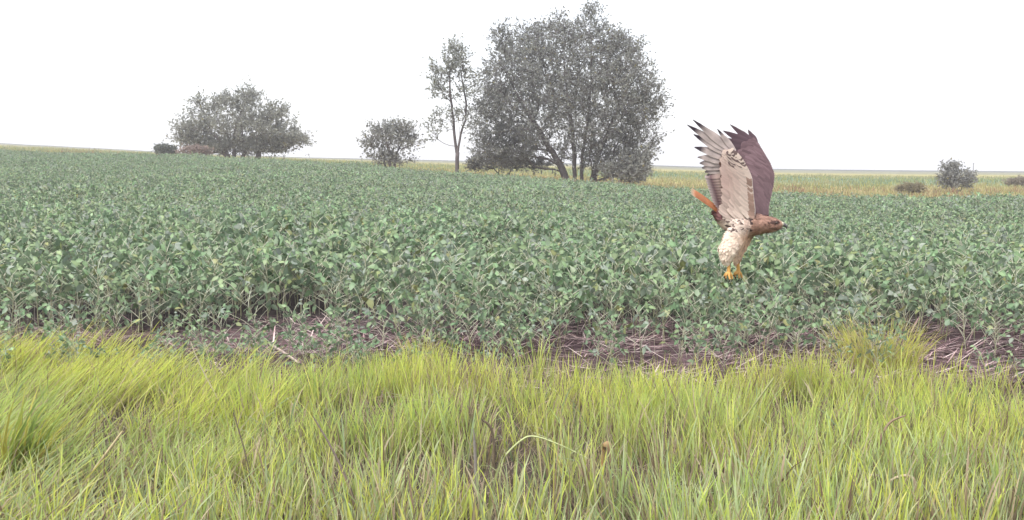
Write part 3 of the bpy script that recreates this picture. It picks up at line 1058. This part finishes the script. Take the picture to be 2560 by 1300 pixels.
def hawk_body():
    ns = 20
    polys, quads = [], []
    off = 0

    def loft(rings, deps):
        nonlocal off
        V = []
        for (c, ru, rv, u, v) in rings:
            a = np.arange(ns) * 2 * math.pi / ns
            V.append(c + ru * np.cos(a)[:, None] * u + rv * np.sin(a)[:, None] * v)
        k = len(V)
        V = np.vstack(V + [rings[0][0][None], rings[-1][0][None]])
        Q = []
        for i in range(k - 1):
            for j in range(ns):
                Q.append((off + i * ns + j, off + i * ns + (j + 1) % ns, off + (i + 1) * ns + (j + 1) % ns, off + (i + 1) * ns + j))
        T = []
        for j in range(ns):
            T.append((off + k * ns, off + (j + 1) % ns, off + j))
            T.append((off + k * ns + 1, off + (k - 1) * ns + j, off + (k - 1) * ns + (j + 1) % ns))
        polys.append(V); quads.extend(Q + T); off += len(V)
    px = HY / FPX
    torso = [(1786, 530, 6, .018), (1796, 536, 13, .032), (1808, 543, 20, .044), (1824, 551, 27, .054), (1845, 558, 31, .060), (1868, 561, 31, .061), (1888, 561, 28, .056),
             (1905, 561, 23.5, .047), (1920, 561.5, 21, .040), (1932, 562, 19.5, .036), (1942, 562, 16, .032), (1950, 562, 11, .024), (1955, 562.5, 7, .016)]
    cs = [H(t[0], t[1]) for t in torso]
    rings = []
    for i, t in enumerate(torso):
        d = unit(cs[min(i + 1, len(cs) - 1)] - cs[max(i - 1, 0)])
        v = np.array([0, 1.0, 0]); u = unit(np.cross(v, d))
        rings.append((cs[i], t[2] * px, t[3], u, v))
    loft(rings, None)
    for th, dy in (([(1858, 560, 22), (1846, 583, 25), (1833, 605, 26), (1820, 628, 24), (1817, 645, 17), (1819, 659, 8)], -.040),
                   ([(1868, 562, 22), (1862, 585, 21), (1856, 603, 18), (1846, 625, 16), (1842, 643, 12), (1842, 658, 6)], .042)):
        cs = [H(t[0], t[1], dy) for t in th]
        rings = []
        for i, t in enumerate(th):
            d = unit(cs[min(i + 1, len(cs) - 1)] - cs[max(i - 1, 0)])
            v = np.array([0, 1.0, 0]); u = unit(np.cross(v, d)); v = unit(np.cross(d, u))
            rings.append((cs[i], t[2] * px, t[2] * px * .78, u, v))
        loft(rings, None)
    me = bpy.data.meshes.new('body')
    me.from_pydata([tuple(v) for v in np.vstack(polys)], [], quads)
    me.update()
    o = bpy.data.objects.new('body', me)
    C.objects.link(o)
    md = o.modifiers.new('r', 'REMESH'); md.mode = 'VOXEL'; md.voxel_size = .0045; md.use_smooth_shade = True
    md = o.modifiers.new('s', 'SMOOTH'); md.factor = .5; md.iterations = 7
    dg = bpy.context.evaluated_depsgraph_get()
    me2 = bpy.data.meshes.new_from_object(o.evaluated_get(dg))
    o.modifiers.clear()
    o.data = me2
    bpy.data.meshes.remove(me)
    me2.name = 'body'
    n = len(me2.vertices)
    co = np.zeros(n * 3, np.float32); me2.vertices.foreach_get('co', co); co = co.reshape(-1, 3).astype(float)
    # paint plumage by place on the body, in units of the photo's pixels
    dx = co[:, 0] / co[:, 1]; dz = (co[:, 2] - HC) / co[:, 1]
    zc = cp - dz * sp
    qx = 1280 + FPX * dx / zc; qy = 650 - FPX * (sp + dz * cp) / zc
    def sm(v, a, b): return np.clip((v - a) / (b - a), 0, 1)[:, None]
    c = np.tile(CREAM, (n, 1))
    nz = fbm(qx * .13, qy * .3, 5)
    c = c * (1 - sm(qx, 1862, 1888)) + np.array([.43, .26, .20]) * sm(qx, 1862, 1888)       # rusty neck and breast
    head = sm(qx, 1908, 1925)
    c = c * (1 - head) + np.array([.34, .20, .155]) * head
    pale = sm(qy + (nz - .5) * 12, 580, 596) * (1 - sm(qx, 1880, 1895))
    c = c * (1 - pale) + np.array([.80, .64, .53]) * pale                                    # buff thighs
    peach = pale * sm(qx + (qy - 600) * .3, 1845, 1868)
    c = c * (1 - peach * .6) + np.array([.62, .36, .22]) * peach * .6
    back = (1 - sm(qy, 536, 552)) * (1 - sm(qx, 1895, 1925))
    c = c * (1 - back) + BROWN * back
    vent_shade = (1 - sm(qx + (qy - 545) * .8, 1812, 1832)) * (1 - sm(qy, 552, 568))
    c = c * (1 - vent_shade) + np.array([.22, .11, .11]) * vent_shade  # shade at the tail coverts, put into the body colour
    streak = (fbm(qx * .11, qy * .42, 15) > .60) & (qx > 1818) & (qx < 1885) & (qy > 545) & (qy < 578)
    c[streak] = np.array([.11, .075, .07])
    fine = (fbm(qx * .2, qy * .6, 25) > .64) & (qx > 1870) & (qx < 1935)
    c[fine] *= .72
    brow = ((qx - 1937) / 13) ** 2 + ((qy - 557) / 5.5) ** 2 < 1
    c[brow] = np.array([.085, .05, .045])
    mal = ((qx - 1938) / 11) ** 2 + ((qy - 572) / 3.0) ** 2 < 1
    c[mal] = c[mal] * .55
    thr = (qx > 1930) & (qy > 576)
    c[thr] = c[thr] * .5 + np.array([.5, .38, .34]) * .5
    at = me2.color_attributes.new('Col', 'FLOAT_COLOR', 'POINT')
    cc = np.ones((n, 4), np.float32); cc[:, :3] = c
    at.data.foreach_set('color', cc.ravel())
    me2.materials.clear()
    me2.materials.append(M['plumage'])
    o.parent = hawk
    o.matrix_parent_inverse = Matrix.Translation(-Vector(hawk.location))
    return o


body = hawk_body()


def hawk_contour_feathers():
    """small overlapping contour feathers over the body, lying tailwards, and downwards on the thighs"""
    me = body.data
    n = len(me.vertices)
    co = np.zeros(n * 3, np.float32); me.vertices.foreach_get('co', co); co = co.reshape(-1, 3).astype(float)
    no = np.zeros(n * 3, np.float32); me.vertices.foreach_get('normal', no); no = no.reshape(-1, 3).astype(float)
    kc = np.zeros(n * 4, np.float32); me.color_attributes['Col'].data.foreach_get('color', kc); kc = kc.reshape(-1, 4)[:, :3].astype(float)
    r = np.random.default_rng(77)
    lo, hi = H(1947, 560)[0], H(1830, 590)[2]
    cand = np.where(co[:, 0] < lo)[0]
    idx = r.choice(cand, min(2600, len(cand)), replace=False)
    p = co[idx]; nn = no[idx]; c = kc[idx]
    low = np.clip((hi - p[:, 2]) / .03 + .3, 0, 1)[:, None]
    d = np.array([-1.0, 0, .18]) * (1 - low) + np.array([-.25, 0, -1.0]) * low + r.normal(size=p.shape) * .18
    d = unit(d - nn * (d * nn).sum(1)[:, None])
    hx = np.clip((p[:, 0] - H(1900, 560)[0]) / .06, 0, 1)
    L = (r.random(len(p)) * .010 + .016) * (1 - .5 * hx)
    s = unit(np.cross(d, nn)); w = L * .30
    lift = (.10 + r.random(len(p)) * .16)
    e = unit(d + nn * lift[:, None])
    a0 = p - nn * .001
    a1 = p + e * (L * .5)[:, None] + s * w[:, None]; a2 = p + e * (L * .5)[:, None] - s * w[:, None]; a3 = p + e * L[:, None]
    V = np.stack([a0, a1, a3, a2], 1).reshape(-1, 3)
    f = r.choice([.84, .94, 1.0, 1.05, 1.1], len(p))[:, None]
    K = np.stack([c * f * .9, c * f, np.clip(c * f * 1.12, 0, .85), c * f], 1).reshape(-1, 3)
    o = bpy.data.objects.new('contour_feathers', mesh_np('contour_feathers', V, np.arange(len(V)).reshape(-1, 4), None, K, [M['feather']]))
    C.objects.link(o); o.parent = body
    o['kind'] = 'stuff'


hawk_contour_feathers()


def feather_np(base, tip, width, nrm, bend=.04, prof=None, camber=.12, colf=None):
    base = np.asarray(base, float); tip = np.asarray(tip, float)
    d = tip - base; L = np.linalg.norm(d); d = d / L
    s = unit(np.cross(d, nrm)); nn = np.cross(s, d)
    t = np.linspace(0, 1, FW + 1)
    if prof is None: prof = [.45, .85, 1.0, 1.0, .95, .72, .06]
    V, K = [], []
    for i in range(FW + 1):
        p = base + d * L * t[i] + nn * L * bend * 4 * t[i] * (1 - t[i])
        wv = width * prof[i] * .5
        for q in (-1, 0, 1):
            V.append(p + s * wv * q + nn * (camber * wv * (1 - abs(q))))
            K.append(colf(t[i], q))
    Q = []
    for i in range(FW):
        for q in range(2):
            a = i * 3 + q
            Q.append((a, a + 1, a + 4, a + 3))
    return np.array(V), np.array(Q), np.array(K)


def add_feather(name, parent, *a, **k):
    V, Q, K = feather_np(*a, **k)
    o = bpy.data.objects.new(name, mesh_np(name, V, Q, None, K, [M['feather']], smooth=True))
    C.objects.link(o)
    o.parent = parent
    return o


def interp_line(pts, n):
    pts = np.array(pts, float)
    s = np.concatenate([[0], np.cumsum(np.linalg.norm(np.diff(pts, axis=0), axis=1))])
    u = np.linspace(0, s[-1], n)
    return np.stack([np.interp(u, s, pts[:, k]) for k in range(pts.shape[1])], -1)


def wing(side, lead, rear, prim, sec_base, sec_tip, nsec, colsheet, colprim, colsec, covrows, dyf, label):
    """lead / rear: pixel outlines of the feathered arm; prim: list of (base, tip, width px); secondaries run between two lines"""
    k = HY / FPX
    def W(p, lift=0.0): return H(p[0], p[1], dyf(p[1]) + lift)
    # arm: a sheet with a rounded leading edge
    n = 26; m = 9
    Lp = interp_line(lead, n); Rp = interp_line(rear, n)
    V, K = [], []
    for i in range(n):
        for face in (-1, 1):
            for j in range(m):
                f = j / (m - 1)
                p = Lp[i] * (1 - f) + Rp[i] * f
                th = .011 * math.sqrt(max(f, .0)) * (1 - f) ** 1.2 * 2.2 + .0015
                V.append(W(p, face * th)); K.append(colsheet(p, f, i / (n - 1), face))
    V = np.array(V); K = np.array(K)
    Q = []
    st = 2 * m
    for i in range(n - 1):
        for fc in (0, 1):
            for j in range(m - 1):
                a = i * st + fc * m + j
                q = (a, a + 1, a + 1 + st, a + st)
                Q.append(q if fc == 0 else q[::-1])
        a = i * st
        Q.append((a, a + st, a + st + m, a + m))
        a = i * st + m - 1
        Q.append((a + st, a, a + m, a + m + st))
    wo = obj('wing', mesh_np('wing', V, Q, None, K, [M['plumage']], smooth=True), hawk)
    wo['label'] = label
    nrm = np.array([0, -1.0, 0.0])
    NP = len(prim)
    for i, (b, t, wpx) in enumerate(prim):
        lift = (.0022 * i if side == 'near' else .0022 * i)
        add_feather('primary_feather', wo, W(b, lift), W(t, lift), wpx * k, nrm, bend=-.03 if side == 'near' else .03,
                    prof=[.6, 1.1, 1.3, 1.25, .85, .55, .10] if i < 6 else [.5, .9, 1.0, 1.0, .95, .75, .12], colf=lambda t_, q, i=i: colprim(i, t_, q))
    SB = interp_line(sec_base, nsec); ST = interp_line(sec_tip, nsec)
    for i in range(nsec):
        lift = .0022 * NP + .0018 * i
        add_feather('secondary_feather', wo, W(SB[i], lift), W(ST[i], lift), 19 * k, nrm, bend=.02, prof=[.6, .95, 1, 1, 1, .85, .25], colf=lambda t_, q, i=i: colsec(i, t_, q))
    # rows of small covert feathers lying over the arm, on the side the camera sees and the other
    Va, Qa, Ka = [], [], []
    o = 0
    for face in (-1, 1):
        for (f0, f1, cnt, wpx) in covrows:
            for i in range(cnt):
                u = (i + .5 + random.uniform(-.2, .2)) / cnt
                idx = u * (n - 1); a = int(idx); b_ = min(a + 1, n - 1); fr = idx - a
                lp = Lp[a] * (1 - fr) + Lp[b_] * fr; rp = Rp[a] * (1 - fr) + Rp[b_] * fr
                u2 = min(1.0, u + .11 * min(1.0, (1 - u) * 4)); idx2 = u2 * (n - 1); a2 = int(idx2); b2 = min(a2 + 1, n - 1); fr2 = idx2 - a2
                lp2 = Lp[a2] * (1 - fr2) + Lp[b2] * fr2; rp2 = Rp[a2] * (1 - fr2) + Rp[b2] * fr2
                p0 = lp * (1 - f0) + rp * f0; p1 = lp2 * (1 - f1) + rp2 * f1      # they point back and towards the wing tip
                p1 = p1 + np.array([random.uniform(-4, 4), random.uniform(-5, 1)])
                th = .0125 * math.sqrt(max((f0 + f1) / 2, .01)) * (1 - (f0 + f1) / 2) ** 1.2 * 2.2 + .004
                base_c = np.array(colsheet((p0 + p1) / 2, (f0 + f1) / 2, u, face)) * random.choice([.84, .95, 1.0, 1.04, 1.07, 1.0])
                def cf(t_, q, base_c=base_c): return base_c * (.96 if abs(q) < .5 and t_ < .8 else 1.0)
                v, q, kk = feather_np(W(p0, face * th), W(p1, face * (th * .75 + .002)), wpx * k * 1.35, nrm * -face, camber=.02, bend=.008, prof=[.6, .9, 1, 1, .95, .8, .35], colf=cf)
                Va.append(v); Qa.append(q + o); Ka.append(kk); o += len(v)
    cv = obj('coverts', mesh_np('coverts', np.vstack(Va), np.vstack(Qa), None, np.vstack(Ka), [M['feather']], smooth=True))
    cv.parent = wo
    return wo


def near_dy(y): return -.045 - .20 * max(0, (535 - y)) * HY / FPX
def far_dy(y): return .05 + .42 * max(0, (535 - y)) * HY / FPX


PALE = np.array([.68, .57, .54]); PINK = np.array([.60, .43, .385]); GREYP = np.array([.47, .40, .39]); TIP = np.array([.05, .038, .05])


def near_sheet(p, f, u, face):
    if face > 0: return BROWN * .8
    if f < .10: return np.array([.80, .70, .64]) if 0.05 < u < .62 else np.array([.30, .19, .16])
    if f < .20 and u < .52 and vnoise(p[0] * .25, p[1] * .2, 4) > .25: return np.array([.36, .24, .195]) * (.75 + .6 * vnoise(p[0] * .4, p[1] * .3, 6))
    if u > .70 and .1 < f < .6 and (math.sin(p[0] * .55) * math.sin(p[1] * .7 + p[0] * .2) > .05): return np.array([.17, .12, .115])
    g = min(1, f * 1.3) * (1 - abs(u - .5) * 1.2)
    return (CREAM * 1.02) * (1 - g) + (PINK * .95) * g


def near_prim(i, t, q):
    if t > (.76 if i < 5 else .92): return TIP
    b = .76 if ((int(t * 6 + .5) + i) % 2) else 1.0
    return (PALE * (1 - .25 * t)) * b * (1 if q else .8)


def near_sec(i, t, q):
    if t > .97: return np.array([.55, .46, .45])
    if t > .8: return np.array([.21, .13, .14])
    return (PINK * .75 + PALE * .2) * (1 if q else .8) * (.85 if int(t * 6 + .5) % 2 else 1)


wing('near',
     [(1888, 548), (1889, 527), (1886, 500), (1883, 474), (1881, 446), (1874, 427), (1859, 401), (1844, 383), (1832, 374)],
     [(1806, 548), (1806, 525), (1812, 498), (1812, 470), (1810, 446), (1808, 428), (1806, 412), (1806, 398), (1812, 380)],
     [((1838, 378), (1793, 322), 11), ((1836, 380), (1732, 299), 15), ((1832, 382), (1718, 312), 17), ((1829, 386), (1734, 336), 19), ((1829, 392), (1736, 368), 20),
      ((1830, 398), (1744, 393), 20), ((1832, 404), (1749, 408), 20), ((1834, 410), (1755, 420), 20), ((1838, 416), (1762, 430), 20), ((1842, 421), (1768, 438), 20)],
     [(1846, 428), (1860, 460), (1866, 490), (1868, 512)], [(1762, 442), (1768, 462), (1774, 482), (1781, 503), (1793, 521)], 13,
     near_sheet, near_prim, near_sec, [(.72, 1.08, 30, 10), (.55, .84, 36, 8), (.38, .66, 40, 8), (.20, .48, 40, 7), (.04, .28, 40, 7)], near_dy, 'raised near wing showing its pale buff underside')


def far_sheet(p, f, u, face):
    c = np.array([.135, .088, .098])
    if u > .45: c = c * (1.0 + .5 * vnoise(p[0] * .3, p[1] * .3, 3))
    if face > 0: return CREAM * .8
    if f < .05: return np.array([.42, .30, .30])
    return c * (.85 + .3 * vnoise(p[0] * .15, p[1] * .15, 9))


def far_prim(i, t, q):
    return np.array([.135, .088, .105]) * (1 - .5 * t) * (1 if q else .75)


def far_sec(i, t, q):
    return np.array([.14, .09, .10]) * (1 if (int(t * 10) % 2) else .75)


wing('far',
     [(1921, 545), (1920, 523), (1925, 500), (1934, 465), (1937, 436), (1927, 410), (1912, 385), (1897, 360), (1886, 344)],
     [(1880, 545), (1878, 525), (1872, 500), (1866, 465), (1862, 440), (1856, 415), (1850, 398), (1848, 382), (1860, 360)],
     [((1892, 362), (1870, 324), 13), ((1888, 362), (1825, 311), 14), ((1884, 366), (1808, 327), 18), ((1881, 372), (1806, 345), 18), ((1880, 378), (1806, 366), 18),
      ((1880, 384), (1808, 385), 18), ((1881, 390), (1810, 400), 18), ((1882, 396), (1815, 412), 18), ((1884, 402), (1818, 424), 18), ((1886, 408), (1822, 434), 18)],
     [(1890, 416), (1902, 450), (1906, 490), (1900, 515)], [(1826, 440), (1836, 465), (1846, 490), (1860, 512)], 10,
     far_sheet, far_prim, far_sec, [(.70, 1.12, 26, 11), (.52, .84, 34, 8), (.34, .62, 40, 7), (.16, .44, 42, 6), (.02, .24, 40, 6)], far_dy, 'raised far wing showing its dark brown upper side')


def hawk_tail():
    base = H(1802, 532); tip0 = H(1729, 478)
    d = unit(tip0 - base)
    v = np.array([0, 1.0, 0]); u = unit(np.cross(v, d))
    if u[2] < 0: u = -u
    V, Q = tube([np.array([base - d * .05, base + d * .02])], [np.array([.03, .018])], 10)
    to = obj('tail', mesh_np('tail', V, Q, None, np.tile([.50, .25, .15], (len(V), 1)), [M['plumage']], smooth=True), hawk)
    to['label'] = 'rufous orange tail seen edge-on'
    for i in range(8):
        s = (i - 3.5) / 3.5
        b = base + v * s * .012 + u * (.003 * i - .010)
        t = base + d * (.176 + .006 * (1 - abs(s))) + v * s * .060 + u * (.0034 * i - .012 + .005 * s)
        nrm = unit(u * 1.0 - v * .25)
        def cf(tt, q, i=i):
            if .86 < tt < .95: return np.array([.10, .05, .045])
            if tt >= .95: return np.array([.66, .42, .30])
            return np.array([.43, .165, .07]) * (1.0 if q else .6) * (.85 + .05 * i)
        add_feather('tail_feather', to, b, t, .034, nrm, bend=.02, colf=cf)


hawk_tail()


def hawk_head_parts():
    V, Q = tube([np.array([H(1948, 560.5), H(1954, 560.5), H(1959, 561.5), H(1963.5, 564), H(1966.5, 568), H(1966.5, 573)])], [np.array([.0155, .0135, .0115, .0085, .0050, .0008])], 10)
    f = np.repeat(np.linspace(0, 1, 6), 10)[:, None]
    c = np.where(f < .30, np.array([.62, .56, .40]), np.array([.10, .095, .10]))
    bo = obj('beak', mesh_np('beak', V, Q, None, c, [M['horn']], smooth=True), hawk)
    V, Q = tube([np.array([H(1947, 570.5), H(1955, 571), H(1960, 571.5)])], [np.array([.008, .006, .001])], 8)
    lo = bpy.data.objects.new('lower_beak', mesh_np('lower_beak', V, Q, None, np.tile([.22, .20, .19], (len(V), 1)), [M['horn']], smooth=True))
    C.objects.link(lo); lo.parent = bo
    for s in (-1, 1):
        c0 = H(1940.5, 557.5, s * .0295)
        rings, rr = [], []
        for t in np.linspace(-.99, .99, 7):
            rings.append(c0 + np.array([0, 1, 0]) * t * .0068); rr.append(.0068 * math.sqrt(1 - t * t))
        V, Q = tube([np.array(rings)], [np.array(rr)], 10)
        obj('eye', mesh_np('eye', V, Q, None, np.tile([.035, .022, .015], (len(V), 1)), [M['horn']], smooth=True), hawk)


hawk_head_parts()


def hawk_foot(knee, ankle, dy, sgn):
    YEL = np.array([.60, .33, .10])
    lines = [np.array([H(*knee, dy), H((knee[0] + ankle[0]) / 2 + 1, (knee[1] + ankle[1]) / 2, dy), H(*ankle, dy)])]
    rads = [np.array([.0095, .0080, .0090])]
    tal = []
    a = H(*ankle, dy)
    for (ax, ln, dyy, dn) in [(-8, 1, -.018, 16), (2, 1, -.022, 19), (9, 1, .006, 17), (-11, 1, .014, 10)]:
        m = H(ankle[0] + ax * .7, ankle[1] + dn * .45, dy + dyy * .7); e = H(ankle[0] + ax, ankle[1] + dn, dy + dyy)
        lines.append(np.array([a, m, e])); rads.append(np.array([.0075, .0062, .0050]))
        curl = -1 if ax > 0 else 1
        tal.append((np.array([e, H(ankle[0] + ax + curl * 1.0, ankle[1] + dn + 5, dy + dyy), H(ankle[0] + ax + curl * 5, ankle[1] + dn + 8, dy + dyy)]), np.array([.0042, .003, .0004])))
    V, Q = tube(lines, rads, 8)
    fo = obj('foot', mesh_np('foot', V, Q, None, np.tile(YEL, (len(V), 1)), [M['skin']], smooth=True), hawk)
    for pl, rr in tal:
        V, Q = tube([pl], [rr], 6)
        to = bpy.data.objects.new('talon', mesh_np('talon', V, Q, None, np.tile([.04, .03, .03], (len(V), 1)), [M['horn']], smooth=True))
        C.objects.link(to); to.parent = fo


hawk_foot((1819, 650), (1822, 680), -.040, 1)
hawk_foot((1842, 648), (1846, 677), .042, 1)
